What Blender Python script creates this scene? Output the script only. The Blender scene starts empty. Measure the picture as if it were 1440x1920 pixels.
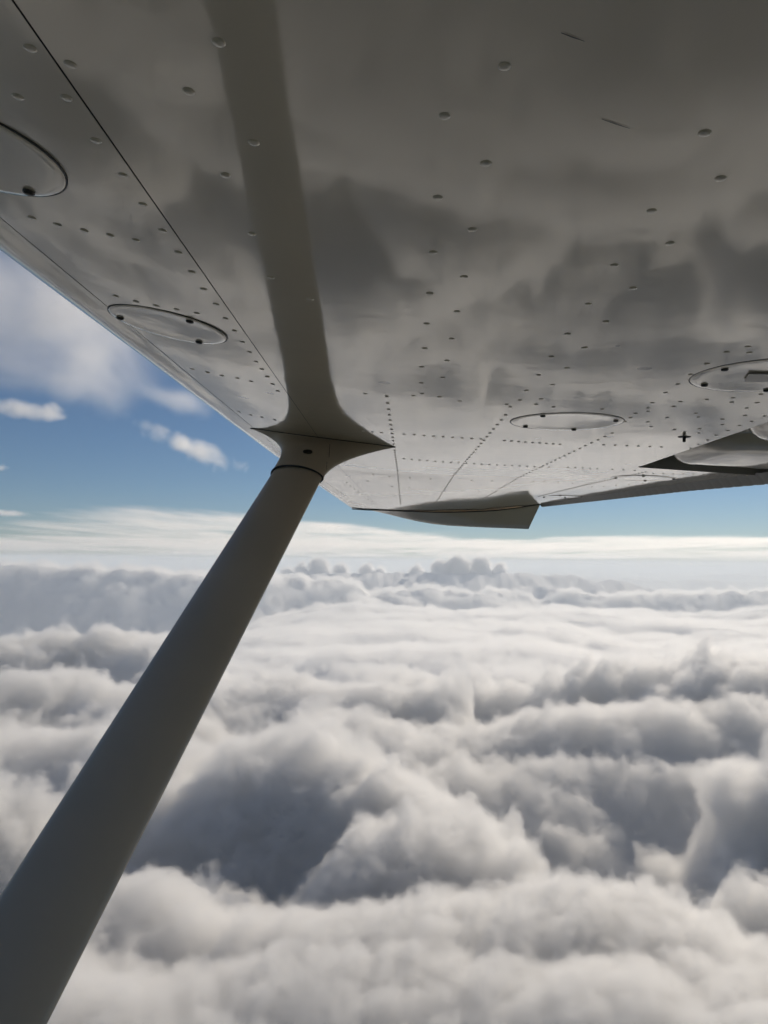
import bpy, bmesh, math, random, os
import numpy as np
from mathutils import Vector, Matrix
from mathutils.bvhtree import BVHTree

S = bpy.context.scene
COL = S.collection
R = math.radians

# ------------------------------------------------------------------ camera
F = 1442.0                                  # focal length in photo pixels (1440 x 1920)
PITCH, ROLL = math.atan(92 / F), R(0.55)
cam = bpy.data.cameras.new('camera')
cam_ob = bpy.data.objects.new('camera', cam)
COL.objects.link(cam_ob)
S.camera = cam_ob
cam.sensor_fit = 'VERTICAL'
cam.sensor_height = 36.0
cam.lens = 36.0 * F / 1920.0
cam.clip_start = 0.02
cam.clip_end = 4.0e5
FWD = Vector((0, math.cos(PITCH), math.sin(PITCH)))
UP0 = Vector((0, -math.sin(PITCH), math.cos(PITCH)))
RIGHT = Vector((1, 0, 0)) * math.cos(ROLL) + UP0 * math.sin(ROLL)
UP = UP0 * math.cos(ROLL) - Vector((1, 0, 0)) * math.sin(ROLL)
mw = Matrix.Identity(4)
for i, v in enumerate((RIGHT, UP, -FWD)):
    for j in range(3):
        mw[j][i] = v[j]
cam_ob.matrix_world = mw

# ------------------------------------------------------------------ sky, sun, exposure
SUN_EL, SUN_AZ = R(28), R(34)               # ahead of the camera and to the right
world = bpy.data.worlds.new('World')
S.world = world
world.use_nodes = True
wn, wl = world.node_tree.nodes, world.node_tree.links
sky = wn.new('ShaderNodeTexSky')
sky.sky_type = 'NISHITA'
sky.sun_disc = False
sky.sun_elevation, sky.sun_rotation = SUN_EL, SUN_AZ
sky.altitude = 2600
sky.air_density, sky.dust_density, sky.ozone_density = 1.1, 0.2, 4.5
wl.new(sky.outputs[0], wn['Background'].inputs[0])
wn['Background'].inputs[1].default_value = 0.057
sun_l = bpy.data.lights.new('sun', 'SUN')
sun_l.energy, sun_l.angle, sun_l.color = 4.0, R(0.5), (1.0, 0.89, 0.74)
sun = bpy.data.objects.new('sun', sun_l)
COL.objects.link(sun)
sun.rotation_euler = (-(math.pi / 2 - SUN_EL), 0, -SUN_AZ)
S.view_settings.view_transform = 'Standard'
S.view_settings.look = 'None'
S.view_settings.gamma = 1
S.view_settings.use_curve_mapping = False
S.view_settings.exposure = -0.06
cy = S.cycles
cy.use_denoising = True
cy.use_adaptive_sampling = True
cy.adaptive_threshold = 0.06
cy.max_bounces = 10
cy.diffuse_bounces = 4
cy.glossy_bounces = 3
cy.volume_bounces = 6
cy.volume_step_rate = 2.6
cy.sample_clamp_indirect = 6

# ------------------------------------------------------------------ helpers
def ray(px, py):
    return (RIGHT * (px - 720) + UP * (960 - py) + FWD * F).normalized()

def at(px, py, Y):
    d = ray(px, py)
    return d * (Y / d.y)

def put(name, mesh, mats, parent=None, loc=None):
    o = bpy.data.objects.new(name, mesh)
    COL.objects.link(o)
    for m in (mats if isinstance(mats, (list, tuple)) else [mats]):
        if m and m.name not in [x.name for x in mesh.materials if x]:
            mesh.materials.append(m)
    if parent:
        o.parent = parent
    if loc is not None:
        o.location = loc
    return o

def tag(o, label=None, category=None, group=None, kind=None):
    for k, v in (('label', label), ('category', category), ('group', group), ('kind', kind)):
        if v:
            o[k] = v
    return o

def grid_mesh(name, P, smooth=True):
    """P: (n, m, 3) array of points -> one quad sheet"""
    n, m = P.shape[:2]
    me = bpy.data.meshes.new(name)
    idx = np.arange(n * m).reshape(n, m)
    f = np.stack([idx[:-1, :-1], idx[:-1, 1:], idx[1:, 1:], idx[1:, :-1]], -1).reshape(-1, 4)
    me.vertices.add(n * m)
    me.vertices.foreach_set('co', P.reshape(-1).astype(np.float32))
    me.loops.add(f.size)
    me.loops.foreach_set('vertex_index', f.reshape(-1).astype(np.int32))
    me.polygons.add(len(f))
    me.polygons.foreach_set('loop_start', (np.arange(len(f)) * 4).astype(np.int32))
    if smooth:
        me.polygons.foreach_set('use_smooth', np.ones(len(f), dtype=bool))
    me.update()
    me.validate()
    return me

def py_mesh(name, v, f, smooth=True):
    me = bpy.data.meshes.new(name)
    me.from_pydata([tuple(p) for p in v], [], f)
    if smooth:
        me.polygons.foreach_set('use_smooth', [True] * len(me.polygons))
    me.update()
    return me

def lathe(name, prof, n=32, cap_top=True):
    """prof: list of (r, z) from the outside in; closed with a fan at the end"""
    v, f = [], []
    for r, z in prof:
        for k in range(n):
            a = 2 * math.pi * k / n
            v.append((r * math.cos(a), r * math.sin(a), z))
    for i in range(len(prof) - 1):
        for k in range(n):
            a, b = i * n + k, i * n + (k + 1) % n
            f.append((a, b, b + n, a + n))
    if cap_top:
        f.append(tuple(range((len(prof) - 1) * n, len(prof) * n)))
    return py_mesh(name, v, f)

def material(name, base, rough=0.4, **kw):
    m = bpy.data.materials.new(name)
    m.use_nodes = True
    b = m.node_tree.nodes['Principled BSDF']
    b.inputs['Base Color'].default_value = (*base, 1)
    b.inputs['Roughness'].default_value = rough
    for k, v in kw.items():
        b.inputs[k].default_value = v
    return m

# numpy gradient noise -------------------------------------------------------
def _hash(ix, iy, seed):
    h = (ix.astype(np.int64) * 374761393 + iy.astype(np.int64) * 668265263 + seed * 2147483647) & 0xffffffff
    h = ((h ^ (h >> 13)) * 1274126177) & 0xffffffff
    h = ((h ^ (h >> 16)) * 2246822519) & 0xffffffff
    return ((h ^ (h >> 15)) & 0xffffff) / float(0x1000000)

def perlin(x, y, seed=0):
    ix, iy = np.floor(x), np.floor(y)
    fx, fy = x - ix, y - iy
    u, v = fx * fx * fx * (fx * (fx * 6 - 15) + 10), fy * fy * fy * (fy * (fy * 6 - 15) + 10)
    def g(dx, dy):
        a = _hash(ix + dx, iy + dy, seed) * 2 * np.pi
        return np.cos(a) * (fx - dx) + np.sin(a) * (fy - dy)
    a = g(0, 0) * (1 - u) + g(1, 0) * u
    b = g(0, 1) * (1 - u) + g(1, 1) * u
    return (a * (1 - v) + b * v) * 1.4

def bumps(x, y, seed=0):
    """rounded cauliflower heads: paraboloid caps round jittered cell points, 0..1"""
    ix, iy = np.floor(x), np.floor(y)
    best = np.full(x.shape, 9.0)
    for dx in (-1, 0, 1):
        for dy in (-1, 0, 1):
            cx, cy_ = ix + dx, iy + dy
            px = cx + 0.15 + 0.7 * _hash(cx, cy_, seed)
            pyy = cy_ + 0.15 + 0.7 * _hash(cx, cy_, seed + 7)
            d = (x - px) ** 2 + (y - pyy) ** 2 + 0.25 * _hash(cx, cy_, seed + 13)
            best = np.minimum(best, d)
    return np.clip(1 - best, 0, 1)

# ------------------------------------------------------------------ cloud shapes
# crest lines of the cloud masses: (slope of the sides, crest half width in metres, [(pixel of the crest in the photograph, distance) ...])
RIDGES = [
    (.75, 40, [(60, 1790, 1000), (200, 1715, 1120), (330, 1702, 1150), (470, 1742, 1110), (620, 1830, 1000), (720, 1800, 1010), (850, 1732, 1080),
               (950, 1745, 1070), (1120, 1710, 1100), (1260, 1765, 1030), (1440, 1850, 950)]),
    (.6, 60, [(-200, 1900, 880), (400, 1890, 880), (900, 1880, 880), (1500, 1900, 860)]),
    (1.05, 45, [(150, 1560, 1750), (350, 1490, 1750), (470, 1440, 1780), (620, 1405, 1780), (720, 1450, 1730)]),
    (1.7, 30, [(720, 1452, 1730), (790, 1518, 1640), (865, 1585, 1540), (915, 1650, 1460)]),
    (1.4, 25, [(680, 1585, 1400), (760, 1545, 1420), (860, 1585, 1420), (925, 1640, 1420)]),
    (.85, 60, [(640, 1400, 2450), (760, 1365, 2500), (900, 1345, 2500), (1120, 1325, 2550), (1330, 1318, 2500), (1560, 1330, 2400)]),
    (1.3, 50, [(840, 1275, 3050), (900, 1256, 3050), (980, 1280, 3000), (1100, 1278, 3000), (1190, 1250, 3050), (1240, 1262, 2950)]),
    (1.7, 60, [(1258, 1222, 2900), (1310, 1204, 2900), (1390, 1214, 2900), (1500, 1250, 2900)]),
    (1.0, 60, [(330, 1330, 2600), (460, 1278, 2800), (560, 1250, 2900), (640, 1275, 2800), (720, 1252, 3000), (800, 1300, 2800)]),
    (.9, 60, [(400, 1400, 2150), (600, 1335, 2400), (740, 1360, 2350)]),
    (.9, 70, [(-60, 1190, 3700), (60, 1178, 3800), (180, 1166, 4000), (280, 1185, 3800), (370, 1220, 3500)]),
    (.9, 60, [(-60, 1280, 2700), (120, 1240, 3000), (250, 1290, 2700), (360, 1330, 2500)]),
    (.9, 60, [(-60, 1390, 2100), (120, 1370, 2150), (240, 1410, 2000), (330, 1450, 1900)]),
    (1.2, 30, [(-60, 1470, 1600), (10, 1500, 1580), (60, 1560, 1550)]),
    (1.2, 40, [(1455, 1475, 1750), (1530, 1440, 1750)]),
    (.8, 60, [(800, 1470, 2150), (960, 1440, 2200), (1250, 1430, 2250), (1560, 1430, 2150)]),
    (1.3, 25, [(1370, 1690, 1320), (1440, 1668, 1320), (1520, 1650, 1320)]),
    (.8, 200, [(-200, 1046, 9400), (60, 1048, 9300), (170, 1053, 9200), (280, 1058, 9200), (400, 1064, 9300), (520, 1070, 9800), (640, 1078, 10000)]),
    (.8, 170, [(640, 1102, 10200), (740, 1098, 10200), (830, 1092, 10500), (900, 1105, 10300), (1000, 1086, 11500), (1090, 1102, 10600), (1220, 1104, 10600), (1480, 1098, 10800)]),
    (.28, 300, [(380, 1078, 12400), (540, 1066, 12400), (960, 1064, 12400), (1130, 1078, 12400)]),
]

def ridge_field(x, y):
    out = np.full(x.shape, -3000.0)
    for slope, w, pts in RIDGES:
        P = [at(*p) for p in pts]
        best = np.full(x.shape, -3000.0)
        for a, b in zip(P, P[1:]):
            ex, ey = b.x - a.x, b.y - a.y
            t = np.clip(((x - a.x) * ex + (y - a.y) * ey) / (ex * ex + ey * ey), 0, 1)
            d = np.hypot(x - a.x - t * ex, y - a.y - t * ey)
            z = a.z + (b.z - a.z) * t - slope * (np.sqrt(d * d + w * w) - w)
            best = np.maximum(best, z)
        # soft union of the masses
        k = 25.0
        m = np.maximum(out, best)
        out = m + k * np.log1p(np.exp(-np.abs(out - best) / k))
    return out

def deck_height(x, y):
    r = np.hypot(x, y)
    far = np.clip((r - 3500) / 4000, 0, 1)
    vfar = np.clip((r - 9000) / 6000, 0, 1)
    g = np.clip(r / 1500, .6, 6)
    wx = x + g * (45 * perlin(x / (260 * 1), y / 260, 41) + 22 * perlin(x / 110, y / 110, 42)) * (1 - .75 * far)
    wy = y + g * (45 * perlin(x / (260 * 1), y / 260, 43) + 22 * perlin(x / 110, y / 110, 44)) * (1 - .75 * far)
    h = np.full(x.shape, -1010.0) + 70 * perlin(x / 1500, y / 1500, 3) + 55 * perlin(x / 600, y / 600, 4)
    h += far * (60 + 60 * perlin(x / 2600, y / 2600, 5))
    gap = np.clip((y - 3300) / 1200, 0, 1) * np.clip((9600 - y) / 900, 0, 1) * np.clip((x / np.maximum(y, 1) + .42) / .40, 0, 1)
    gap = gap * gap * (3 - 2 * gap)
    h += 360 * gap
    # rolling heads far away
    heads = bumps(x / 900, y / 1300, 21) * (0.3 + 0.7 * np.clip(perlin(x / 5000, y / 5000, 8) * 1.5 + 0.6, 0, 1.3))
    h += vfar * (300 * heads + 120)
    d = ridge_field(wx, wy) - 60 * np.clip(r / 1800, .8, 2.2)
    d += (1 - .85 * gap) * ((bumps(wx / 170, wy / 170, 51) - .6) * 30 + (bumps(wx / 420, wy / 420, 52) - .6) * 70 * np.clip(r / 2500, 0, .8))
    h = np.where(d > h, d, h)
    h += far * (bumps(x / 420, y / 420, 22) - .3) * 80 * (1 - .8 * gap)
    h += far * (bumps(x / 170, y / 170, 34) - .5) * 40 * (1 - .8 * gap)
    return h

cloud_m = bpy.data.materials.new('cloud_surface')
cloud_m.use_nodes = True
b = cloud_m.node_tree.nodes['Principled BSDF']
b.inputs['Base Color'].default_value = (0.96, 0.95, 0.935, 1)
b.inputs['Roughness'].default_value = 1.0
b.inputs['Specular IOR Level'].default_value = 0.0

az = np.radians(np.linspace(-42, 42, 1000))
rr = np.exp(np.linspace(math.log(330), math.log(1.3e5), 420))
AZ, RR = np.meshgrid(az, rr)
X, Y = RR * np.tan(AZ), RR
H = deck_height(X, Y)
H[Y > 60000] = np.minimum(H[Y > 60000], -420)
deck = put('cloud_deck', grid_mesh('cloud_deck', np.stack([X, Y, H], -1)), cloud_m)
tag(deck, 'white sea of billowing clouds below the airplane reaching to the horizon', 'clouds', kind='stuff')

def vapour_material(name, dens, aniso, colour, span=None, soft=None, fine=None, amp=0.0):
    """cloud vapour; with SPAN the grid holds the height above the cloud's edge and the edge is cut here, frayed by fine noise"""
    m = bpy.data.materials.new(name)
    m.use_nodes = True
    t = m.node_tree
    t.nodes.clear()
    o = t.nodes.new('ShaderNodeOutputMaterial')
    p = t.nodes.new('ShaderNodeVolumePrincipled')
    p.inputs['Density'].default_value = dens
    p.inputs['Anisotropy'].default_value = aniso
    p.inputs['Color'].default_value = (*colour, 1)
    t.links.new(p.outputs[0], o.inputs['Volume'])
    if span:
        p.inputs['Density Attribute'].default_value = ''
        at_ = t.nodes.new('ShaderNodeAttribute')
        at_.attribute_name = 'density'
        ge = t.nodes.new('ShaderNodeNewGeometry')
        nz = t.nodes.new('ShaderNodeTexNoise')
        nz.inputs['Scale'].default_value = 1 / fine
        nz.inputs['Detail'].default_value = 2
        nz.inputs['Roughness'].default_value = .62
        t.links.new(ge.outputs['Position'], nz.inputs['Vector'])
        a = t.nodes.new('ShaderNodeMath'); a.operation = 'MULTIPLY_ADD'      # level in metres
        a.inputs[1].default_value, a.inputs[2].default_value = span, -span * .5 - amp * .5
        t.links.new(at_.outputs['Fac'], a.inputs[0])
        c = t.nodes.new('ShaderNodeMath'); c.operation = 'MULTIPLY_ADD'
        c.inputs[1].default_value = amp
        t.links.new(nz.outputs[0], c.inputs[0])
        t.links.new(a.outputs[0], c.inputs[2])
        r = t.nodes.new('ShaderNodeMapRange'); r.interpolation_type = 'SMOOTHSTEP'
        r.inputs[1].default_value, r.inputs[2].default_value, r.inputs[4].default_value = 0, soft, dens
        t.links.new(c.outputs[0], r.inputs[0])
        t.links.new(r.outputs[0], p.inputs['Density'])
    return m

class NG:
    """small geometry-node tree builder"""
    def __init__(s, name):
        s.t = bpy.data.node_groups.new(name, 'GeometryNodeTree')
        s.t.interface.new_socket('Geometry', in_out='INPUT', socket_type='NodeSocketGeometry')
        s.t.interface.new_socket('Geometry', in_out='OUTPUT', socket_type='NodeSocketGeometry')
        s.out = s.t.nodes.new('NodeGroupOutput')
    def n(s, kind, **kw):
        x = s.t.nodes.new(kind)
        for k, v in kw.items():
            setattr(x, k, v)
        return x
    def link(s, a, b):
        if isinstance(a, (int, float)):
            b.default_value = a
        else:
            s.t.links.new(a, b)
    def math(s, op, *args):
        x = s.n('ShaderNodeMath', operation=op)
        for i, a in enumerate(args):
            s.link(a, x.inputs[i])
        return x.outputs[0]
    def pos(s):
        return s.n('GeometryNodeInputPosition').outputs[0]
    def scaled(s, v, f):
        x = s.n('ShaderNodeVectorMath', operation='MULTIPLY')
        s.link(v, x.inputs[0])
        x.inputs[1].default_value = f if isinstance(f, tuple) else (f, f, f)
        return x.outputs[0]
    def shifted(s, v, f):
        x = s.n('ShaderNodeVectorMath', operation='ADD')
        s.link(v, x.inputs[0])
        x.inputs[1].default_value = f
        return x.outputs[0]
    def noise(s, v, scale, detail=4, rough=0.55, dist=0.0):
        x = s.n('ShaderNodeTexNoise')
        s.link(v, x.inputs['Vector'])
        x.inputs['Scale'].default_value = scale
        x.inputs['Detail'].default_value = detail
        x.inputs['Roughness'].default_value = rough
        x.inputs['Distortion'].default_value = dist
        return x.outputs[0]
    def cells(s, v, scale):
        x = s.n('ShaderNodeTexVoronoi', feature='F1')
        s.link(v, x.inputs['Vector'])
        x.inputs['Scale'].default_value = scale
        return x.outputs['Distance']
    def ramp(s, v, a, b, c=0.0, d=1.0, kind='SMOOTHSTEP'):
        x = s.n('ShaderNodeMapRange', interpolation_type=kind)
        for i, q in enumerate((v, a, b, c, d)):
            s.link(q, x.inputs[i])
        return x.outputs[0]

def volume_box(name, ng, dens, lo, hi, voxel, mat, parent=None):
    vc = ng.n('GeometryNodeVolumeCube')
    ng.link(dens, vc.inputs['Density'])
    vc.inputs['Min'].default_value = lo
    vc.inputs['Max'].default_value = hi
    for k, a, b2, vx in zip('XYZ', lo, hi, voxel):
        vc.inputs['Resolution ' + k].default_value = max(4, int((b2 - a) / vx))
    sm = ng.n('GeometryNodeSetMaterial')
    sm.inputs['Material'].default_value = mat
    ng.link(vc.outputs[0], sm.inputs[0])
    ng.link(sm.outputs[0], ng.out.inputs[0])
    v = bpy.data.volumes.new(name)
    v.materials.append(mat)
    o = bpy.data.objects.new(name, v)
    COL.objects.link(o)
    md = o.modifiers.new('density', 'NODES')
    md.node_group = ng.t
    if parent:
        o.parent = parent
    return o

def deck_vapour(*a):
    if not os.environ.get('NOVOL'):
        return deck_vapour_(*a)

def deck_vapour_(y0, y1, zlo, zhi, voxel, mat, thick, soft, s1, a_cells, a_noise):
    ng = NG('deck_vapour')
    p = ng.pos()
    oi = ng.n('GeometryNodeObjectInfo')
    oi.inputs['Object'].default_value = deck
    rc = ng.n('GeometryNodeRaycast')
    ng.link(oi.outputs['Geometry'], rc.inputs['Target Geometry'])
    sx = ng.n('ShaderNodeSeparateXYZ')
    ng.link(p, sx.inputs[0])
    # bend the sampling position so that the heads overhang
    wob = ng.n('ShaderNodeTexNoise')
    ng.link(p, wob.inputs['Vector'])
    wob.inputs['Scale'].default_value = 1 / (s1 * 1.2)
    wob.inputs['Detail'].default_value = 2
    wv = ng.n('ShaderNodeVectorMath', operation='MULTIPLY_ADD')
    ng.link(wob.outputs['Color'], wv.inputs[0])
    wv.inputs[1].default_value = (s1 * .9, s1 * .9, 0)
    cx = ng.n('ShaderNodeCombineXYZ')
    ng.link(ng.math('ADD', sx.outputs[0], -s1 * .45), cx.inputs[0])
    ng.link(ng.math('ADD', sx.outputs[1], -s1 * .45), cx.inputs[1])
    cx.inputs[2].default_value = 3000
    ng.link(cx.outputs[0], wv.inputs[2])
    ng.link(wv.outputs[0], rc.inputs['Source Position'])
    rc.inputs['Ray Direction'].default_value = (0, 0, -1)
    rc.inputs['Ray Length'].default_value = 9000
    hz = ng.n('ShaderNodeSeparateXYZ')
    ng.link(rc.outputs['Hit Position'], hz.inputs[0])
    nz = ng.n('ShaderNodeSeparateXYZ')
    ng.link(rc.outputs['Hit Normal'], nz.inputs[0])
    slope = ng.math('MAXIMUM', ng.math('ABSOLUTE', nz.outputs[2]), 0.35)
    dist = ng.math('MULTIPLY', ng.math('SUBTRACT', sx.outputs[2], hz.outputs[2]), slope)
    # puffy heads: cells of three sizes whose sample point is itself stirred
    st = ng.n('ShaderNodeTexNoise')
    ng.link(p, st.inputs['Vector'])
    st.inputs['Scale'].default_value = 2.2 / s1
    st.inputs['Detail'].default_value = 3
    sv = ng.n('ShaderNodeVectorMath', operation='MULTIPLY_ADD')
    ng.link(st.outputs['Color'], sv.inputs[0])
    sv.inputs[1].default_value = (s1 * .45,) * 3
    ng.link(p, sv.inputs[2])
    q = sv.outputs[0]
    off = None
    for f, amp in ((1.0, 1.0), (2.3, .6), (5.2, .36)):
        c = ng.math('MULTIPLY', ng.math('SUBTRACT', 0.5, ng.cells(q, f / s1)), a_cells * amp)
        off = c if off is None else ng.math('ADD', off, c)
    n1 = ng.math('SUBTRACT', ng.noise(p, 1.1 / s1, 8, 0.62, 0.6), 0.5)
    off = ng.math('ADD', off, ng.math('MULTIPLY', n1, a_noise))
    # some stretches are puffy, others smooth
    var = ng.ramp(ng.noise(p, 1 / (s1 * 4.5), 1), .35, .65, .45, 1.35)
    off = ng.math('MULTIPLY', off, var)
    # the pale gap in the middle distance holds only wisps
    gx = ng.ramp(ng.math('DIVIDE', sx.outputs[0], ng.math('MAXIMUM', sx.outputs[1], 1.0)), -.42, -.02)
    gap = ng.math('MULTIPLY', gx, ng.math('MULTIPLY', ng.ramp(sx.outputs[1], 3200, 4400), ng.ramp(sx.outputs[1], 9400, 8600)))
    thk = ng.math('SUBTRACT', thick, ng.math('MULTIPLY', gap, 5))
    off = ng.math('MULTIPLY', off, ng.math('SUBTRACT', 1.0, ng.math('MULTIPLY', gap, .1)))
    lvl = ng.math('SUBTRACT', ng.math('ADD', off, thk), dist)
    dens = ng.ramp(lvl, -soft * .5, soft * .5, 0, 1, 'LINEAR')     # soft: width of the stored level band
    # nothing in the deepest valleys, so that the ground shows through there
    # smoother vapour across the pale middle distance
    dens = ng.math('MULTIPLY', dens, ng.ramp(dist, -2.2 * thick, -1.4 * thick))
    w = y1 * 0.62
    return volume_box('cloud_vapour', ng, dens, (-w, y0, zlo), (w, y1, zhi), voxel, mat, deck)

import os
Q = float(os.environ.get('VOXQ', 1))
v1 = vapour_material('near_vapour', 0.040, 0.35, (0.996, 0.993, 0.988), 80, 20, 34, 60)
v2 = vapour_material('middle_vapour', 0.026, 0.35, (0.996, 0.993, 0.988), 140, 34, 62, 95)
v3 = vapour_material('far_vapour', 0.011, 0.35, (0.996, 0.993, 0.988), 260, 55, 95, 90)
deck_vapour(600, 1750, -1080, -300, (7.5 * Q, 7.5 * Q, 7.5 * Q), v1, 80, 80, 260, 68, 140)
deck_vapour(1750, 4200, -1100, -180, (17 * Q, 17 * Q, 14 * Q), v2, 100, 140, 420, 65, 135)
deck_vapour(4200, 10800, -1200, 160, (46 * Q, 46 * Q, 28 * Q), v3, 75, 260, 290, 80, 120)

# ------------------------------------------------------------------ clouds in the sky above
high_m = vapour_material('high_vapour', 0.0016, 0.35, (0.998, 0.997, 0.996))
thin_m = vapour_material('thin_vapour', 0.0005, 0.40, (0.998, 0.993, 0.975))

def blob_mesh(name, c, rad, seed, sub=4, rough=.25, flat=0.0):
    bm = bmesh.new()
    bmesh.ops.create_icosphere(bm, subdivisions=sub, radius=1)
    for v in bm.verts:
        p = np.array([v.co.x + seed * 3.1, v.co.y * 1.0 + v.co.z * .7])
        n = float(perlin(np.array([p[0] * 2.2]), np.array([p[1] * 2.2]), seed)[0]) + .5 * float(perlin(np.array([p[0] * 5]), np.array([p[1] * 5 + v.co.z * 3]), seed + 1)[0])
        v.co *= 1 + rough * n
        if v.co.z < 0:
            v.co.z *= 1 - flat
    for v in bm.verts:
        v.co = Vector((v.co.x * rad[0], v.co.y * rad[1], v.co.z * rad[2])) + c
    me = bpy.data.meshes.new(name)
    bm.to_mesh(me)
    bm.free()
    me.polygons.foreach_set('use_smooth', [True] * len(me.polygons))
    return me

def sky_cloud(label, px, py, Y, hw, hh, depth, tilt, scale, amp, soft, seed, mat=high_m, core=.45, boost=1.0, heart=10.0, voxel=None, stretch=(1, 1, 1)):
    """one cloud of the upper layer: vapour in a ragged ellipsoid round a denser heart"""
    c = at(px, py, Y)
    rx, rz = hw / F * Y, hh / F * Y
    if core:
        me = blob_mesh('cloud', Vector((0, 0, 0)), (rx * core, depth * core, rz * core * .8), seed, 3, .5)
        o = put('cloud', me, cloud_m, None, c)
    else:
        o = bpy.data.objects.new('cloud', None)
        COL.objects.link(o)
        o.location = c
    o.rotation_euler = (0, tilt, 0)
    tag(o, label, 'cloud', 'clouds in the blue sky')
    if os.environ.get('NOVOL'):
        return o
    ng = NG('cloud_vapour')
    p = ng.pos()
    q = ng.n('ShaderNodeVectorMath', operation='LENGTH')
    ng.link(ng.scaled(p, (1 / rx, 1 / depth, 1 / rz)), q.inputs[0])
    ps = ng.shifted(ng.scaled(p, stretch), (seed * 9137.0, seed * 411.0, 0))
    n = ng.math('SUBTRACT', ng.noise(ps, 1 / scale, 7, .58, .5), .5)
    n2 = ng.math('SUBTRACT', .5, ng.cells(ps, 1.7 / scale))
    lvl = ng.math('ADD', ng.math('SUBTRACT', .72, q.outputs['Value']), ng.math('MULTIPLY', n, amp))
    lvl = ng.math('ADD', lvl, ng.math('MULTIPLY', n2, amp * .25))
    dens = ng.math('MULTIPLY', ng.math('MULTIPLY', ng.ramp(lvl, 0, soft), boost), ng.ramp(q.outputs['Value'], .15, .55, heart, 1))
    m = 1.25
    v = voxel or rx / 70
    volume_box('vapour', ng, dens, (-rx * m, -depth * m, -rz * m), (rx * m, depth * m, rz * m), (v, v * 1.6, v * .7), mat, o)
    return o

sky_cloud('broad pale grey cloud bank behind the leading edge of the wing', 60, 585, 6000, 480, 230, 700, R(17), 900, 1.5, .8, 1, core=0, boost=2.2, heart=1.0)
sky_cloud('wispy pale cloud streak under the grey bank beside the wing edge', 330, 745, 6300, 120, 38, 500, R(12), 420, 1.7, .9, 8, core=0, heart=1.0, boost=1.6)
sky_cloud('small soft white cloud at the left edge below the grey bank', 45, 768, 7000, 115, 30, 300, R(6), 260, 1.6, .8, 2, core=0, heart=1.0, boost=5)
sky_cloud('ragged elongated white cloud alone in the blue left of the strut fairing', 352, 838, 6500, 135, 34, 280, R(20), 260, 1.7, .7, 3, core=0, heart=1.0, boost=6)
sky_cloud('tiny faint cloud puff at the left edge in clear blue sky', 2, 876, 7000, 20, 10, 80, 0, 90, 1.3, .9, 4, core=0, heart=1.0, boost=8)
sky_cloud('thin white cloud streak at the left edge just above the horizon sheet', 15, 962, 9000, 55, 12, 300, R(3), 220, 1.3, .9, 5, core=0, heart=1.0, boost=6)

def stratus():
    y0, y1 = 13000, 24000
    if os.environ.get('NOVOL'):
        return
    ng = NG('stratus_vapour')
    p = ng.pos()
    sx = ng.n('ShaderNodeSeparateXYZ')
    ng.link(p, sx.inputs[0])
    # upper edge of the sheet as read off the photograph, in metres
    zt = None
    fc = ng.n('ShaderNodeFloatCurve')
    t = ng.ramp(sx.outputs[0], -9000, 9000, 0, 1, 'LINEAR')
    ng.link(t, fc.inputs['Value'])
    cm = fc.mapping.curves[0]
    prof = [(-60, 1006), (60, 1004), (130, 985), (200, 962), (300, 948), (400, 958), (470, 975), (600, 982), (700, 990), (830, 1003), (960, 1014), (1100, 1016), (1200, 1008), (1500, 1010)]
    YM = 16000.0
    pts = []
    for px, py in prof:
        a = at(px, py, YM)
        pts.append((min(1, max(0, (a.x + 9000) / 18000)), a.z / 1400))
    for i, q in enumerate(pts):
        if i < 2:
            cm.points[0 if i == 0 else 1].location = q
        else:
            cm.points.new(*q)
    fc.mapping.update()
    top = ng.math('MULTIPLY', fc.outputs[0], 1400)
    top = ng.math('MULTIPLY', top, ng.math('DIVIDE', sx.outputs[1], YM))
    ps = ng.scaled(p, (1 / 5200, 1 / 16000, 1 / 90))
    n = ng.math('SUBTRACT', ng.noise(ps, 1.0, 6, .6, .6), .5)
    n2 = ng.math('SUBTRACT', ng.noise(ng.scaled(p, (1 / 1300, 1 / 6000, 1 / 60)), 1.0, 5, .6, .3), .5)
    edge = ng.ramp(ng.math('ADD', ng.math('SUBTRACT', top, sx.outputs[2]), ng.math('ADD', ng.math('MULTIPLY', n, 420), ng.math('MULTIPLY', n2, 300))), 0, 110)
    body = ng.ramp(ng.math('ADD', n, ng.math('MULTIPLY', n2, .9)), -.03, .12, 0, 1)
    dens = ng.math('MULTIPLY', edge, body)
    v = volume_box('stratus_sheet', ng, dens, (-12500, y0, 125), (13500, y1, 1250), (130, 420, 20), thin_m)
    tag(v, 'pale layered cloud sheet lying along the whole horizon', 'clouds', kind='stuff')
stratus()

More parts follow.
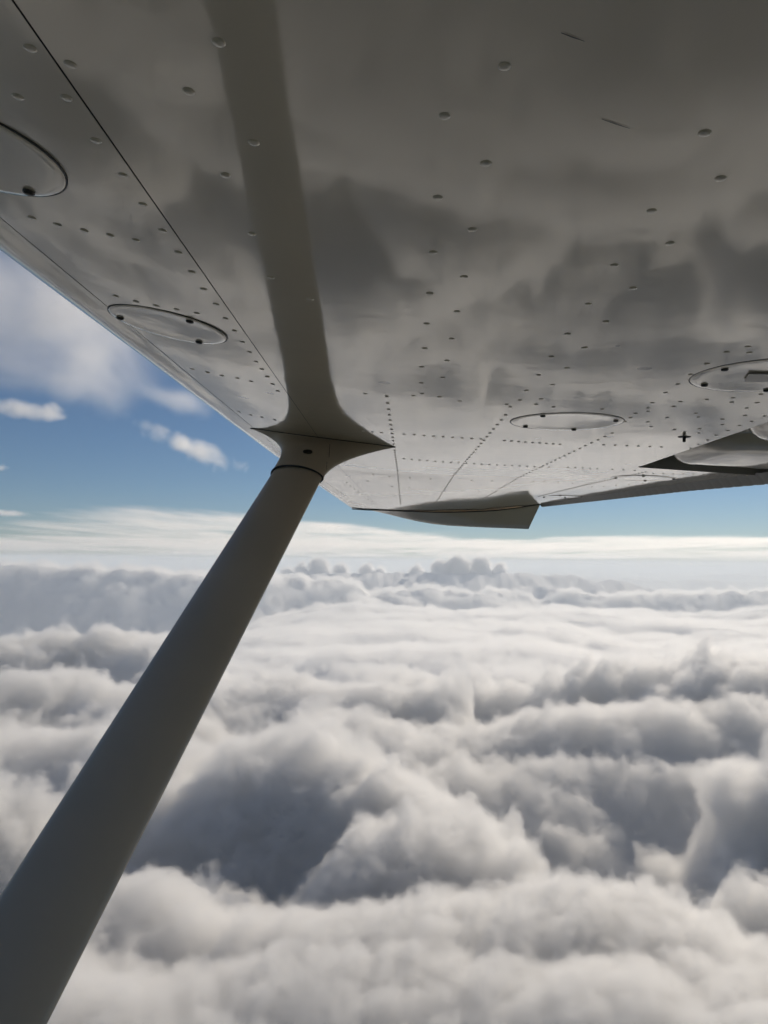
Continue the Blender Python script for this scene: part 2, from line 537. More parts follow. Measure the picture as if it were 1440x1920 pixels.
# dark towering heads on the horizon, seen against the bright sheet
def far_cumulus(label, heads, Y):
    """a cluster of dense heads: a rough solid heart and a thick skin of vapour round it"""
    c = at(heads[len(heads) // 2][0], 1056, Y)
    bm = bmesh.new()
    for px, py, hw in heads:
        p = at(px, py, Y) - c
        r = hw / F * Y
        bmesh.ops.create_icosphere(bm, subdivisions=3, radius=1, matrix=Matrix.Translation((p.x, 0, p.z - r * .9)) @ Matrix.Translation((0, 0, -r * .9)) @ Matrix.Diagonal((r * 1.0, r * .7, r * 1.4, 1)))
    me = bpy.data.meshes.new('cumulus_cloud')
    bm.to_mesh(me)
    bm.free()
    me.polygons.foreach_set('use_smooth', [True] * len(me.polygons))
    o = put('cumulus_cloud', me, cloud_m, None, c)
    tag(o, label, 'cloud', 'dark cumulus heads on the horizon')
    if os.environ.get('NOVOL'):
        return
    ng = NG('cumulus_vapour')
    p = ng.pos()
    lvl = None
    for px, py, hw in heads:
        q = at(px, py, Y) - c
        r = hw / F * Y
        d = ng.n('ShaderNodeVectorMath', operation='LENGTH')
        sx = ng.n('ShaderNodeSeparateXYZ')
        ng.link(ng.shifted(p, (-q.x, 0, -(q.z - r * .9))), sx.inputs[0])
        cx = ng.n('ShaderNodeCombineXYZ')
        ng.link(sx.outputs[0], cx.inputs[0])
        ng.link(sx.outputs[1], cx.inputs[1])
        # below its shoulder each head runs down into the deck
        ng.link(ng.math('MAXIMUM', sx.outputs[2], ng.math('MULTIPLY', sx.outputs[2], .12)), cx.inputs[2])
        ng.link(cx.outputs[0], d.inputs[0])
        l = ng.math('SUBTRACT', r, d.outputs['Value'])
        lvl = l if lvl is None else ng.math('MAXIMUM', lvl, l)
    lvl = ng.math('ADD', lvl, ng.math('MULTIPLY', ng.math('SUBTRACT', .5, ng.cells(p, 1 / 85)), 62))
    lvl = ng.math('ADD', lvl, ng.math('MULTIPLY', ng.math('SUBTRACT', .5, ng.cells(p, 1 / 36)), 28))
    lvl = ng.math('ADD', lvl, ng.math('MULTIPLY', ng.math('SUBTRACT', ng.noise(p, 1 / 260, 5), .5), 190))
    xs = [(at(a, 1050, Y) - c).x for a, _b, _c in heads]
    zs = [(at(a, b_, Y) - c).z for a, b_, _c in heads]
    volume_box('vapour', ng, ng.math('MULTIPLY', ng.ramp(lvl, -5, 24), 16), (min(xs) - 480, -330, -760), (max(xs) + 480, 330, max(zs) + 140), (14, 22, 13), high_m, o)
far_cumulus('dark blue cumulus with three round heads on the horizon under the wing tip', [(782, 1060, 17), (826, 1049, 21), (858, 1041, 25), (902, 1045, 22), (936, 1053, 15)], 12400)
far_cumulus('low dark blue cumulus on the horizon just right of the strut', [(540, 1062, 12), (566, 1056, 15), (598, 1045, 21), (640, 1055, 15), (690, 1057, 17), (712, 1061, 12)], 12600)

ground_m = material('ground', (0.035, 0.05, 0.03), 0.9)
g = 1.6e5
ground = put('ground', py_mesh('ground', [(-g, -g, -1600), (g, -g, -1600), (g, g, -1600), (-g, g, -1600)], [(0, 1, 2, 3)], False), ground_m)
tag(ground, 'dark land far below seen through gaps in the clouds', None, kind='structure')

if not os.environ.get('NOHAZE'):
    hm = bpy.data.materials.new('haze')
    hm.use_nodes = True
    t = hm.node_tree
    t.nodes.clear()
    o = t.nodes.new('ShaderNodeOutputMaterial')
    p = t.nodes.new('ShaderNodeVolumePrincipled')
    p.inputs['Color'].default_value = (0.86, 0.93, 0.99, 1)
    p.inputs['Density'].default_value = 6.2e-5
    p.inputs['Anisotropy'].default_value = 0.2
    t.links.new(p.outputs[0], o.inputs['Volume'])
    gx = 1.7e5
    zt, zb = 120.0, -1601.0
    vv = [(x, y, z) for z in (zb, zt) for x, y in ((-gx, -gx), (gx, -gx), (gx, gx), (-gx, gx))]
    haze = put('haze', py_mesh('haze', vv, [(3, 2, 1, 0), (4, 5, 6, 7), (0, 1, 5, 4), (1, 2, 6, 5), (2, 3, 7, 6), (3, 0, 4, 7)], False), hm)
    tag(haze, 'pale blue air between the clouds', None, kind='stuff')

# ================================================================== the airplane
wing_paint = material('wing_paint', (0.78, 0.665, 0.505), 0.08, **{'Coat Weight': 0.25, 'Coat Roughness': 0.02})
def add_relief(m, specs, dirt=0.0):
    t = m.node_tree
    b = t.nodes['Principled BSDF']
    tc = t.nodes.new('ShaderNodeTexCoord')
    prev = None
    for scale, strength, dist, detail in specs:
        mp = t.nodes.new('ShaderNodeMapping')
        mp.inputs['Scale'].default_value = scale
        t.links.new(tc.outputs['Object'], mp.inputs[0])
        nz = t.nodes.new('ShaderNodeTexNoise')
        nz.inputs['Scale'].default_value = 1
        nz.inputs['Detail'].default_value = detail
        t.links.new(mp.outputs[0], nz.inputs['Vector'])
        bp = t.nodes.new('ShaderNodeBump')
        bp.inputs['Strength'].default_value = strength
        bp.inputs['Distance'].default_value = dist
        t.links.new(nz.outputs[0], bp.inputs['Height'])
        if prev:
            t.links.new(prev, bp.inputs['Normal'])
        prev = bp.outputs[0]
    if prev:
        t.links.new(prev, b.inputs['Normal'])
        if 'Coat Normal' in b.inputs:
            t.links.new(prev, b.inputs['Coat Normal'])
    if dirt:
        nz = t.nodes.new('ShaderNodeTexNoise')
        nz.inputs['Scale'].default_value = 5
        nz.inputs['Detail'].default_value = 5
        t.links.new(tc.outputs['Object'], nz.inputs['Vector'])
        mx = t.nodes.new('ShaderNodeMix')
        mx.data_type = 'RGBA'
        base = b.inputs['Base Color'].default_value[:]
        mx.inputs['A'].default_value = base
        mx.inputs['B'].default_value = [c * (1 - dirt) for c in base[:3]] + [1]
        t.links.new(nz.outputs[0], mx.inputs['Factor'])
        t.links.new(mx.outputs['Result'], b.inputs['Base Color'])
add_relief(wing_paint, [((2.6, 2.2, 3), 1.0, 0.0024, 1), ((10, 12, 8), 1.0, 0.00032, 2)], dirt=.12)
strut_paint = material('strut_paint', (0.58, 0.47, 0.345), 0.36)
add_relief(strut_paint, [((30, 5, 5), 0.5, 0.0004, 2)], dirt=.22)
def add_specks(m, scale, limit, dark, stretch=(1, 1, 1)):
    """small chips and bug marks in the paint"""
    t = m.node_tree
    b = t.nodes['Principled BSDF']
    old = b.inputs['Base Color'].links[0].from_socket
    tc = t.nodes.new('ShaderNodeTexCoord')
    mp = t.nodes.new('ShaderNodeMapping')
    mp.inputs['Scale'].default_value = stretch
    t.links.new(tc.outputs['Object'], mp.inputs[0])
    vo = t.nodes.new('ShaderNodeTexVoronoi')
    vo.inputs['Scale'].default_value = scale
    t.links.new(mp.outputs[0], vo.inputs['Vector'])
    sep = t.nodes.new('ShaderNodeSeparateColor')
    t.links.new(vo.outputs['Color'], sep.inputs[0])
    # only some cells carry a speck, each of its own size
    sz = t.nodes.new('ShaderNodeMapRange')
    sz.inputs[1].default_value, sz.inputs[2].default_value, sz.inputs[3].default_value, sz.inputs[4].default_value = limit, 1, 0, .16
    t.links.new(sep.outputs[0], sz.inputs[0])
    lt = t.nodes.new('ShaderNodeMath')
    lt.operation = 'LESS_THAN'
    t.links.new(vo.outputs['Distance'], lt.inputs[0])
    t.links.new(sz.outputs[0], lt.inputs[1])
    mx = t.nodes.new('ShaderNodeMix')
    mx.data_type = 'RGBA'
    t.links.new(lt.outputs[0], mx.inputs['Factor'])
    t.links.new(old, mx.inputs['A'])
    mx.inputs['B'].default_value = (*dark, 1)
    t.links.new(mx.outputs['Result'], b.inputs['Base Color'])
add_specks(wing_paint, 14, .80, (.30, .26, .21))
grey_and_shade_m = material('grey_paint_and_shade', (0.30, 0.275, 0.24), 0.38)  # plain grey parts; on the aileron the grey stands in for shade
dark_m = material('dark_gap', (0.012, 0.011, 0.010), 0.7)
screw_m = material('dark_screw', (0.05, 0.046, 0.042), 0.45, Metallic=0.6)
seal_and_shade_m = material('sealant_and_gap_shade', (0.03, 0.028, 0.026), 0.6)  # sealant in the joints; round the covers it stands in for gap shade

plane = bpy.data.objects.new('airplane', None)
COL.objects.link(plane)
tag(plane, 'pale high-wing light airplane, underside of its wing and one grey strut seen from the cabin', 'airplane')

Y1, Y2, Y3 = 1.78, 2.75, 4.6
SPAN = ray(735, 1018)
SPAN = SPAN / SPAN.y
# lower profile of the wing at the strut rib, measured along the rib rows of rivets
SEAM2, SEAM1 = at(438, 770, Y1), at(580, 797, Y1)
rib = [at(x, y, Y1) for x, y in ((438, 770), (470, 778), (515, 787), (580, 798), (681, 808), (735, 812), (905, 821.5), (1095, 829), (1330, 834))]
co = np.polyfit([p.x for p in rib], [p.z for p in rib], 3)
XL, XR = rib[0].x, rib[-1].x                 # front of the forward skin, edge of the flap cove
LE = at(383, 755, Y1)
def low_z(x):
    if x >= XL:
        return float(np.polyval(co, x))
    return None
s0 = float(np.polyval(np.polyder(co), XL))
def nose(t):
    """front skin from the second seam (t=0) to the leading edge (t=1), Hermite curve"""
    p0, p1 = Vector((XL, 0, low_z(XL))), Vector((LE.x, 0, LE.z))
    L = (p1 - p0).length
    m0 = Vector((-1, 0, -s0)).normalized() * L
    m1 = Vector((-.62, 0, .55)).normalized() * L * 1.1
    return p0 * (2 * t ** 3 - 3 * t * t + 1) + m0 * (t ** 3 - 2 * t * t + t) + p1 * (3 * t * t - 2 * t ** 3) + m1 * (t ** 3 - t * t)

# tip profile as (x at the strut rib) -> pixel at the tip
tip_px = [(LE.x, 660, 953), (XL, 684, 955), (SEAM1.x, 715, 956), (at(735, 812, Y1).x, 755, 957.5), (at(905, 822, Y1).x, 812, 958.5),
          (at(1095, 830, Y1).x, 902, 957), (XR, 985, 949)]
tip_x = [q[0] for q in tip_px]
tip_p = [at(q[1], q[2], Y3) for q in tip_px]

def tip_point(x):
    return Vector((float(np.interp(x, tip_x, [p.x for p in tip_p])), Y3, float(np.interp(x, tip_x, [p.z for p in tip_p]))))

def surf(x, Y, z=None):
    """point of the lower surface: x chordwise position at the strut rib, Y distance outboard"""
    z = low_z(x) if z is None else z
    base = Vector((x, Y1, z))
    if Y <= Y2:
        return base + SPAN * (Y - Y1)
    p2 = base + SPAN * (Y2 - Y1)
    t = (Y - Y2) / (Y3 - Y2)
    e = tip_point(x)
    if x < XL:                               # nose keeps its round section towards the tip
        e = e + Vector((0, 0, (z - low_z(XL)) * .0))
    return p2.lerp(e, t)

YS = [-.5 + .05 * i for i in range(66)] + [Y2 + (Y3 - Y2) * i / 24 for i in range(1, 25)]
GAP = 0.0007
def skin(name, xs, ys, mat=wing_paint):
    P = np.array([[surf(x, y) for x in xs] for y in ys])
    return P

def sheet(name, P, mat=wing_paint, parent=plane, thick=0.002):
    me = grid_mesh(name, P)
    o = put(name, me, mat, parent)
    return o

def flip(P):
    return P[:, ::-1]

# nose: from the second seam round the leading edge to the upper skin
nose_pts = [nose(t) for t in np.linspace(0, 1, 12)]
nose_pts += [Vector((LE.x - .012, 0, LE.z + .020)), Vector((LE.x - .017, 0, LE.z + .042)), Vector((LE.x - .012, 0, LE.z + .064)), Vector((LE.x + .012, 0, LE.z + .09))]
def nose_at(p, Y):
    if Y <= Y2:
        return Vector((p.x, Y1, p.z)) + SPAN * (Y - Y1)
    p2 = Vector((p.x, Y1, p.z)) + SPAN * (Y2 - Y1)
    t = (Y - Y2) / (Y3 - Y2)
    f = .66
    le3, s3 = tip_point(LE.x), tip_point(XL)
    a = (p.x - XL) / (LE.x - XL)
    e = s3.lerp(le3, a) if a <= 1 else le3 + Vector(((p.x - LE.x) * f, 0, 0))
    if a > 1 or p.z > LE.z:
        e.z = le3.z + (p.z - LE.z) * f
    return p2.lerp(e, t)
nose_pts[0] = Vector((XL - GAP, 0, low_z(XL)))
nose_skin = sheet('nose_skin', np.array([[nose_at(p, y) for p in nose_pts] for y in YS]))
fx = [XL + GAP + (SEAM1.x - XL - 2 * GAP) * i / 10 for i in range(11)]
forward_skin = sheet('forward_skin', flip(np.array([[surf(x, y) for x in fx] for y in YS])))
COVE = lambda Y: XR + np.interp(Y, [1.2, 2.3], [-.035, 0.002])
def main_row(y):
    x1 = COVE(y) if y < 2.3 else XR
    return [surf(SEAM1.x + GAP + (x1 - SEAM1.x - GAP) * i / 40, y) for i in range(41)]
main_skin = sheet('main_skin', flip(np.array([main_row(y) for y in YS])))
# skin behind the rear spar outboard of the flap
E2, E3 = at(1415, 889.5, 2.3), at(1011, 945.5, Y3)
EM = at(1285, 905.5, 2.75)
def aft_edge(Y):
    return E2.lerp(EM, (Y - 2.3) / .45) if Y < 2.75 else EM.lerp(E3, (Y - 2.75) / (Y3 - 2.75))
ya = [2.3 + .09 * i for i in range(6)] + [Y2 + (Y3 - Y2) * i / 24 for i in range(1, 25)]
aft_skin = sheet('aft_skin', flip(np.array([[surf(XR, y).lerp(aft_edge(y), .003 + .997 * i / 8) for i in range(9)] for y in ya])))
# dark structure inside the seams
def seam_strip(x):
    P = np.array([[surf(x - .006, y) + Vector((0, 0, .0035)), surf(x + .006, y) + Vector((0, 0, .0035))] for y in YS])
    return sheet('seam_backing', flip(P), seal_and_shade_m)
seam_strip(SEAM1.x)
P = np.array([[nose_at(nose_pts[1], y) + Vector((0, 0, .004)), surf(XL + .008, y) + Vector((0, 0, .0035))] for y in YS])
sheet('seam_backing', P[:, :], seal_and_shade_m)
# upper skin, closing the section
def upper(x):
    t = (x - nose_pts[-1].x) / 1.62
    return nose_pts[-1].z + .085 * math.sin(min(1, t * 1.7) * math.pi / 2) ** .7 - .22 * max(0, t - .45) ** 1.25 * 1.6
ux = [nose_pts[-1].x + 1.62 * (i / 20) ** 1.4 for i in range(21)]
def up_at(x, Y):
    p = Vector((x, Y1, upper(x)))
    if Y <= Y2:
        return p + SPAN * (Y - Y1)
    p2 = p + SPAN * (Y2 - Y1)
    t = (Y - Y2) / (Y3 - Y2)
    a = (x - nose_pts[-1].x) / 1.62
    l3 = nose_at(nose_pts[-1], Y3)
    e = l3.lerp(at(1014, 944, Y3), a) + Vector((0, 0, (upper(x) - nose_pts[-1].z * (1 - a) - upper(ux[-1]) * a) * .6))
    return p2.lerp(e, t)
upper_skin = sheet('upper_skin', flip(np.array([[up_at(x, y) for x in ux] for y in YS])), thick=.0015)

# ---- lookup of points on the lower surface from the photograph's rays
bv, bf = [], []
for o in (nose_skin, forward_skin, main_skin, aft_skin):
    n = len(bv)
    bv += [v.co.copy() for v in o.data.vertices]
    bf += [[n + i for i in p.vertices] for p in o.data.polygons]
TREE = BVHTree.FromPolygons(bv, bf)
def hit(px, py):
    loc, nor, _i, _d = TREE.ray_cast(Vector((0, 0, 0)), ray(px, py))
    if loc is None:
        return None, None
    if nor.z > 0:
        nor = -nor
    return loc, nor
def frame(loc, nor, tangent=Vector((1, 0, 0))):
    z = nor.normalized()
    x = (tangent - z * tangent.dot(z)).normalized()
    y = z.cross(x)
    m = Matrix.Identity(4)
    for i, v in enumerate((x, y, z)):
        for j in range(3):
            m[j][i] = v[j]
    m.translation = loc
    return m

# ---- rivets: domed heads, each in a slight dish of the skin
def rivet_mesh(r, h):
    return lathe('rivet', [(r * 1.0, -.0002), (r * .96, h * .35), (r * .7, h * .8), (r * .35, h)], 12)
rivet_me = rivet_mesh(.0036, .0012)
rivet_me.materials.append(wing_paint)
near = '''57 90|125 183|180 263|231 328|268 383|305 432|334 473|360 510|382 542|405 570|423 597|440 620|455 641|468 660|480 678|491 692|501 706|511 720|521 733|34 181|132 120
60 408|108 421|158 432|207 441|255 450|217 555|255 565|293 573|331 580|369 587|361 692|389 698|416 704|445 709|471 715|448 772|470 778|491 782|515 787
410 79|354 171|476 267|423 328|473 438|508 520|582 560|946 124|834 217|911 306|821 370|886 430|812 473|870 519|806 550|857 584|800 607|847 635|796 653|838 676|791 688|830 708|790 718|791 738|824 744|862 752|775 742|685 738
1321 249|1351 334|1222 395|1256 456|1152 497|1187 540|1103 570|1136 603|1064 626|1096 652|1034 669|1063 690|1010 703|1036 721|987 732|1015 748|975 750|1005 758|1038 763|950 758|956 763|1129 767
1362 660|1402 650|1405 661|1326 682|1295 702|1271 720|1248 736|1223 755|1276 753|1325 749|1215 765|1215 771|1192 775|1182 783|1172 790|1215 791|1221 800|1251 783|1263 762|1305 775|1309 782|1355 786|1355 796|1265 805|1310 812|1311 804|1372 754|1374 746|1420 755|1427 739|1400 765|1397 779|1434 780
1410 790|1387 798|1365 807|1342 816|1327 825|1310 833|1295 840|681 808|698 810|715 811|758 814'''
def add_rivet(px, py, scale=1.0, me=rivet_me):
    loc, nor = hit(px, py)
    if loc is None:
        return
    o = bpy.data.objects.new('rivet', me)
    COL.objects.link(o)
    o.parent = plane
    m = frame(loc, nor)
    o.matrix_world = m @ Matrix.Diagonal((scale, scale, scale, 1))
    return o
rnd = random.Random(4)
for w in near.replace('\n', '|').split('|'):
    px, py = map(float, w.split())
    add_rivet(px, py, 1.1 + rnd.uniform(-.08, .08))

# distant rows, closer set: straight lines on the skin, joined into one part
rows = []
def row(p0, p1, n):
    a, b2 = hit(*p0)[0], hit(*p1)[0]
    if a is None or b2 is None:
        return
    for i in range(n):
        p = a.lerp(b2, i / (n - 1))
        l, nn, _i, _d = TREE.find_nearest(p)
        rows.append((l, nn if nn.z < 0 else -nn))
row((725, 743), (751, 944), 44)
row((948, 778), (816, 944), 44)
row((1148, 812), (905, 936), 40)
row((1211, 885), (1010, 931), 46)
row((1290, 846), (1215, 880), 14)
row((1390, 803), (1290, 846), 14)
row((777, 815), (902, 823), 8)
row((946, 826), (1050, 833), 9)
row((1132, 834), (1240, 838), 6)
row((757, 860), (1030, 876), 20)
row((1065, 876), (1120, 879), 5)
row((1148, 880), (1190, 882), 3)
row((730, 893), (1000, 903), 8)
row((1020, 902), (1100, 908), 4)
row((700, 889), (690, 902), 2)
row((735, 912), (930, 922), 7)
row((740, 930), (880, 936), 6)
row((1225, 888), (1400, 891), 10)
row((1110, 913), (1230, 906), 6)
row((650, 905), (700, 945), 9)
bm = bmesh.new()
for l, nn in rows:
    m = frame(l, nn)
    r, h = .0041, .0016
    ring = [bm.verts.new(m @ Vector((r * math.cos(k * math.pi / 4), r * math.sin(k * math.pi / 4), -.0002))) for k in range(8)]
    ring2 = [bm.verts.new(m @ Vector((r * .6 * math.cos(k * math.pi / 4), r * .6 * math.sin(k * math.pi / 4), h))) for k in range(8)]
    for k in range(8):
        bm.faces.new((ring[k], ring[(k + 1) % 8], ring2[(k + 1) % 8], ring2[k]))
    bm.faces.new(ring2)
me = bpy.data.meshes.new('rivet_rows')
bm.to_mesh(me)
o = put('rivet_rows', me, wing_paint, plane)
o['kind'] = 'stuff'

# ---- inspection covers
cover_me = lathe('inspection_cover', [(.1085, -.001), (.1085, .0004), (.1070, .0009), (.098, .0012), (.090, .0009), (.06, .0006), (.03, .0004)], 56)
gap_shade_me = lathe('gap_shade_ring', [(.1104, -.0012), (.1104, .0002), (.1096, .0004), (.1082, .0004), (.1082, -.0012)], 56, cap_top=False)  # dark ring added round the cover, painting the shade of its gap
screw_me = lathe('screw', [(.0050, -.001), (.0050, .0005), (.0040, .0015), (.0024, .0020)], 14)
slot_me = py_mesh('screw_slot', [(-.003, -.0006, .00435), (.003, -.0006, .00435), (.003, .0006, .00435), (-.003, .0006, .00435)], [(0, 1, 2, 3)], False)
covers = []
def cover(px, py, screw_angles, scale=1.0, on=None):
    loc, nor = on if on else hit(px, py)
    if loc is None:
        return None
    o = bpy.data.objects.new('inspection_cover', cover_me)
    if not cover_me.materials:
        cover_me.materials.append(wing_paint)
        gap_shade_me.materials.append(seal_and_shade_m)
        screw_me.materials.append(screw_m)
    COL.objects.link(o)
    o.parent = plane
    o.matrix_world = frame(loc, nor, SPAN) @ Matrix.Diagonal((scale, scale, 1, 1))
    g = bpy.data.objects.new('gap_shade_ring', gap_shade_me)
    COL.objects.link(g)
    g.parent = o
    for a in screw_angles:
        q = bpy.data.objects.new('screw', screw_me)
        COL.objects.link(q)
        q.parent = o
        q.location = (.094 * math.cos(R(a)), .094 * math.sin(R(a)), .0022)
        q.scale = (1 / scale, 1 / scale, 1)
    covers.append(o)
    return o
SUBS = 0.72
cover(316, 610, (23, 140, 272), SUBS)
c0 = hit(316, 610)
c1 = TREE.find_nearest(c0[0] + SPAN * (.56 - c0[0].y) + Vector((-.026, 0, .006)))
cover(0, 0, (23, 140, 272), SUBS, on=(c1[0], c1[1] if c1[1].z < 0 else -c1[1]))
cover(1062, 791, (22, 112, 220, 312))
big = cover(1452, 705, (200, 245, 310, 20), 1.02)
cover(1208, 896.5, (20, 110, 200, 290))
cover(1055, 931, (20, 110, 200, 290), .95)
# square drain panel in the large cover
panel = put('vent_panel', py_mesh('vent_panel', [(-.022, -.045, .0022), (.026, -.030, .0022), (.026, .06, .0022), (-.022, .06, .0022),
            (-.022, -.045, .0032), (.026, -.030, .0032), (.026, .06, .0032), (-.022, .06, .0032)],
            [(4, 5, 6, 7), (0, 1, 5, 4), (1, 2, 6, 5), (2, 3, 7, 6), (3, 0, 4, 7)], False), grey_and_shade_m, big)

# ---- fuel drain under the wing and two scuffs in the paint
loc, nor = hit(1283, 819)
drain = put('fuel_drain', lathe('fuel_drain', [(.0145, 0), (.0125, .0012), (.0036, .0018), (.0034, .0105), (.0022, .0118)], 18), seal_and_shade_m, plane)
drain.matrix_world = frame(loc, nor)
for (ax, ay, bx2, by2) in ((1128, 222, 1181, 240), (1052, 60, 1096, 76)):
    a, b2 = hit(ax, ay), hit(bx2, by2)
    tdir = (b2[0] - a[0])
    L = tdir.length
    sc = put('scuff', py_mesh('scuff', [(0, -.0002, .0001), (L * .5, -.0005, .00015), (L, -.0001, .0001), (L, .0002, .0001), (L * .5, .0004, .00015), (0, .0003, .0001)],
                              [(0, 1, 4, 5), (1, 2, 3, 4)], False), screw_m, plane)
    sc.matrix_world = frame(a[0] + a[1] * .0003, a[1], tdir)

# ---- strut with its flared fairing at the wing
SD = ray(965, 181)
SD = SD / SD.y
ST = at(556, 895, 1.86)
sdir = SD.normalized()
cax = (Vector((1, 0, 0)) - sdir * sdir.x).normalized()
tax = sdir.cross(cax)
CH, TH = .124, .049
NS = 48
def section(c, t):
    pts = []
    for k in range(NS):
        a = 2 * math.pi * k / NS
        x, y = math.cos(a), math.sin(a)
        xx = c / 2 * (x - .10 * (1 - x * x))
        yy = t / 2 * math.copysign(abs(y) ** (.9 if x < 0 else 1.15), y)
        pts.append((xx, yy))
    return pts
def tube(name, stations, mat, parent, close=True):
    v, f = [], []
    for c, pts in stations:
        for x, y in pts:
            v.append(c + cax * x + tax * y)
    for i in range(len(stations) - 1):
        for k in range(NS):
            a, b2 = i * NS + k, i * NS + (k + 1) % NS
            f.append((a, b2, b2 + NS, a + NS))
    if close:
        f.append(tuple(range(NS))[::-1])
        f.append(tuple(range((len(stations) - 1) * NS, len(stations) * NS)))
    return put(name, py_mesh(name, v, f), mat, parent)
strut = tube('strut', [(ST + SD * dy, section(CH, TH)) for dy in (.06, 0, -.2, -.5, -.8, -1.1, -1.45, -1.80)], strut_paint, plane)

tipl, tipr = hit(470, 803)[0], hit(741, 838)[0]
ctr = (tipl + tipr) / 2
chord = (tipr - tipl)
sec = section(CH * 1.05, TH * 1.18)
rim_c = ST + SD * .004
def top_outline(k):
    a = 2 * math.pi * k / NS
    x, y = math.cos(a), math.sin(a)
    p = ctr + chord * (.5 * x) + Vector((0, 1, 0)) * (.058 * math.copysign(abs(y) ** 1.7, y) * -1)
    return p
# orientation of the outline follows the strut section
flipy = 1 if tax.y < 0 else -1
fv, ff = [], []
NT = 16
for j in range(NT + 1):
    t = j / NT
    for k in range(NS):
        a = 2 * math.pi * k / NS
        x, y = math.cos(a), math.sin(a)
        top = ctr + chord * (.5 * x) + Vector((0, 1, 0)) * (-.05 * flipy * math.copysign(abs(y) ** 1.6, y))
        q = TREE.find_nearest(top)[0]
        top = Vector((top.x, top.y, q.z - .001))
        rimp = rim_c + cax * sec[k][0] + tax * sec[k][1]
        w = 1 - (1 - t) ** (2.6 if x > 0 else 3.4)     # sideways: runs in fast, then follows the strut
        h = t
        # the skeleton: from the wing straight down the strut axis
        up = rim_c + SD * ((top.z - rim_c.z) / SD.z) + cax * sec[k][0] + tax * sec[k][1]
        base = top.lerp(up, w)
        low = up.lerp(rimp, h)
        fv.append(base + (low - up))
for j in range(NT):
    for k in range(NS):
        a, b2 = j * NS + k, j * NS + (k + 1) % NS
        ff.append((a, b2, b2 + NS, a + NS))
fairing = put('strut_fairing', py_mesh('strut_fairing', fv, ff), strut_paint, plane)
FT = BVHTree.FromPolygons(fv, ff)
def ring_tube(name, pts, r, mat, parent, n=6, closed=True):
    v, f = [], []
    m = len(pts)
    for i, p in enumerate(pts):
        tdir = (pts[(i + 1) % m] - pts[i - 1]).normalized() if closed else (pts[min(i + 1, m - 1)] - pts[max(i - 1, 0)]).normalized()
        u = tdir.orthogonal().normalized()
        w = tdir.cross(u)
        for k in range(n):
            a = 2 * math.pi * k / n
            v.append(p + u * (r * math.cos(a)) + w * (r * math.sin(a)))
    for i in range(m if closed else m - 1):
        # match neighbouring rings by nearest first vertex
        j = (i + 1) % m
        sh = min(range(n), key=lambda s_: (v[j * n + s_] - v[i * n]).length)
        for k in range(n):
            f.append((i * n + k, i * n + (k + 1) % n, j * n + (k + 1 + sh) % n, j * n + (k + sh) % n))
    return put(name, py_mesh(name, v, f), mat, parent)
ring_tube('fairing_seal', [rim_c + cax * (x * .99) + tax * (y * .99) for x, y in sec], .0022, seal_and_shade_m, fairing)
ring_tube('fairing_gap', [fv[k] + Vector((0, 0, .0004)) for k in range(NS)], .0013, seal_and_shade_m, fairing)
loc, nor, _i, _d = FT.ray_cast(Vector((0, 0, 0)), ray(577, 847))
if loc:
    if nor.dot(loc) > 0:
        nor = -nor
    o = put('drain_hole', lathe('drain_hole', [(.0122, -.0003), (.0122, .0006), (.0105, .0009), (.0088, .0002), (.004, .0001)], 20), dark_m, fairing)
    o.matrix_world = frame(loc, nor)
def on_fairing(pts, r, name='fairing_joint'):
    out = []
    for p in pts:
        l = FT.ray_cast(Vector((0, 0, 0)), ray(*p))[0]
        if l:
            out.append(l)
    if len(out) > 2:
        ring_tube(name, out, r, dark_m, fairing, closed=False)
on_fairing([(618.5, 833), (618, 840), (617.5, 848), (617, 857)], .0005)
on_fairing([(613, 866), (612.5, 874), (612, 882)], .0005)

# ---- aileron: beaded skin, hanging a little below the wing's trailing edge
n_y = 340
ay_ = np.linspace(2.12, 4.585, n_y)
AP = []
for i, y in enumerate(ay_):
    e = aft_edge(y)
    ph = (y / .060) % 1.0
    bead = .0024 * (1 - abs(2 * ph - 1) ** 4)
    g = 1 - .45 * (y - 2.3) / 2.3
    rowp = []
    for u, dx, dz in ((0, -.004, .004), (.02, .000, -.001), (.15, .004, -.007), (.5, .010, -.015), (.85, .016, -.024), (1, .019, -.029), (1.05, .024, -.029), (.9, .030, -.012), (.5, .02, .012)):
        fade = min(1, u * 4) if dz < .003 else .4
        rowp.append(e + Vector((dx * g, 0, dz * g - bead * g)))
    AP.append(rowp)
aileron = put('aileron', grid_mesh('aileron', flip(np.array(AP))), grey_and_shade_m, plane)  # shade put into the colour: darker than the wing paint

# ---- flap: cove behind the main skin, rounded flap panels in it
CHSL = (E2.z - surf(XR, 2.3).z) / (E2.x - surf(XR, 2.3).x)
def cove_pt(y, dx, dz):
    p = surf(COVE(y), y)
    return p + Vector((dx, 0, dz + CHSL * dx))
yc = [.0 + .1 * i for i in range(24)]
yc[-1] = 2.292
sheet('cove_wall', np.array([[cove_pt(y, -.002, .002), cove_pt(y, .010, .05), cove_pt(y, .06, .085), cove_pt(y, .45, .085)] for y in yc]), grey_and_shade_m)
endw = [cove_pt(2.294, -.002, -.002), cove_pt(2.294, .5, -.004), cove_pt(2.294, .5, .085), cove_pt(2.294, -.002, .085)]
put('cove_end', py_mesh('cove_end', endw, [(0, 1, 2, 3)], False), grey_and_shade_m, plane)
flap = put('flap', grid_mesh('flap', flip(np.array([[cove_pt(y, dx, dz) for dx, dz in ((.5, .02), (.2, .036), (.09, .040), (.06, .052), (.075, .07), (.3, .065))] for y in yc]))), wing_paint, plane)
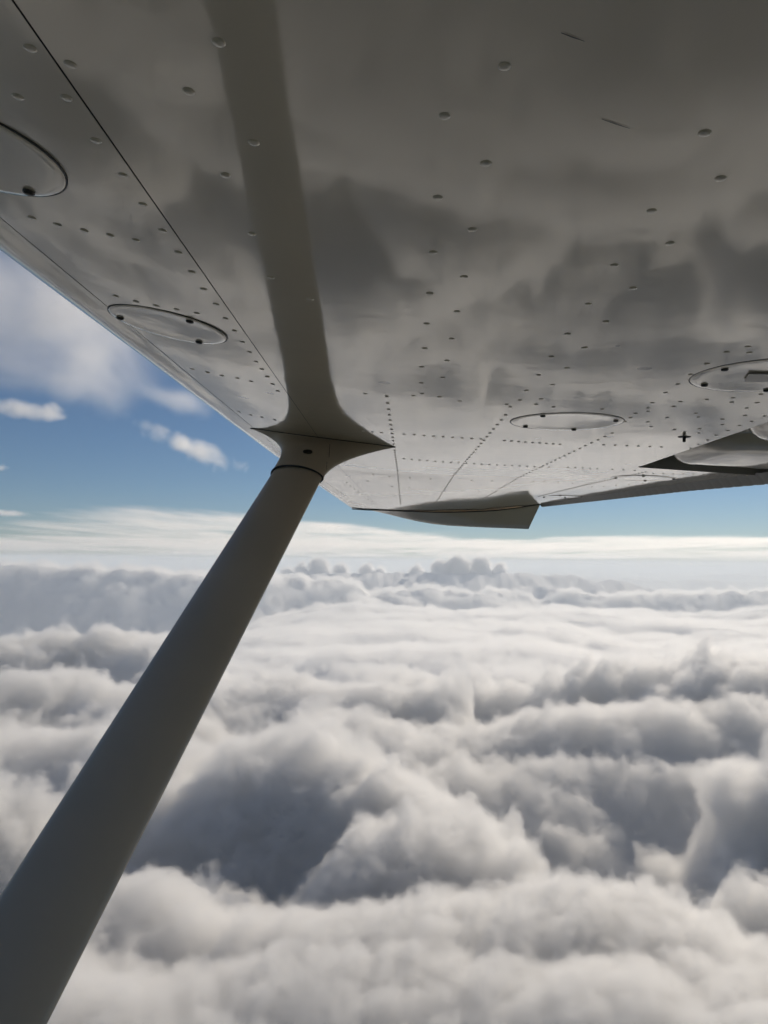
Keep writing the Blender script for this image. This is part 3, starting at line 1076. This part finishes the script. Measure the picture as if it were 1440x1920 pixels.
def flap_panel(ya_, yb_):
    """pillow with rounded front corners, standing proud of the flap's lower face"""
    v, f = [], []
    n, m = 22, 14
    ym, hw = (ya_ + yb_) / 2, (yb_ - ya_) / 2
    for i in range(n + 1):
        s_ = (i / n) ** 1.6
        dx = .035 + .46 * s_
        edge = min(1, s_ * .46 / .11)
        w = hw * math.sqrt(max(0.0, 1 - (1 - edge) ** 2)) if edge < 1 else hw
        w = max(w, .004)
        for j in range(m + 1):
            q = 2 * j / m - 1
            crown = (1 - abs(q) ** 7) * min(1, math.sqrt(s_ * 7))
            v.append(cove_pt(ym + q * w, dx, (.042 - .040 * crown) * (1 if s_ < 2 else 1)))
    for i in range(n):
        for j in range(m):
            a = i * (m + 1) + j
            f.append((a, a + m + 1, a + m + 2, a + 1))
    return put('flap_panel', py_mesh('flap_panel', v, f), wing_paint, flap)
flap_panel(1.80, 2.283)
flap_panel(1.29, 1.775)
flap_panel(.78, 1.265)

# ---- drooped wing tip
low_px = [(697, 957.5), (722, 963), (750, 970), (780, 977), (812, 982.5), (840, 985.5), (875, 987.5), (910, 989), (950, 990.5), (991, 992)]
edge_px = [(690, 956.5), (716, 957), (745, 958), (780, 959.5), (815, 960.5), (850, 960.5), (890, 959.5), (930, 957.5), (970, 952.5), (1013, 945.5)]
TP = []
for (lx, ly), (ex, ey) in zip(low_px, edge_px):
    a, b2 = at(ex, ey, Y3 + .004), at(lx, ly, Y3 + .13)
    drop = b2.z - a.z
    mid = a.lerp(b2, .5) + Vector((0, -.012, .004))
    out = b2 + Vector((0, .022, .006))
    out2 = b2 + Vector((-.01, .02, -drop * .7 + .02))
    top = a + Vector((0, .05, .05 + .02))
    TP.append([a, a.lerp(b2, .25) + Vector((0, -.008, .002)), mid, a.lerp(b2, .78) + Vector((0, -.006, .003)), b2, out, out2, top])
wing_tip = put('wing_tip', grid_mesh('wing_tip', np.array(TP)), wing_paint, plane)
# thin edge strip where tip and wing meet
ring_tube('tip_seam', [at(x, y - .2, Y3 + .001) for x, y in [(660, 954.5)] + edge_px], .0032, seal_and_shade_m, plane, closed=False)
# tip rib closing the section above
put('tip_rib', grid_mesh('tip_rib', np.array([[surf(x, Y3), up_at(nose_pts[-1].x + (x - XL) * 1.2, Y3)] for x in np.linspace(XL, XR, 20)])), grey_and_shade_m, plane)
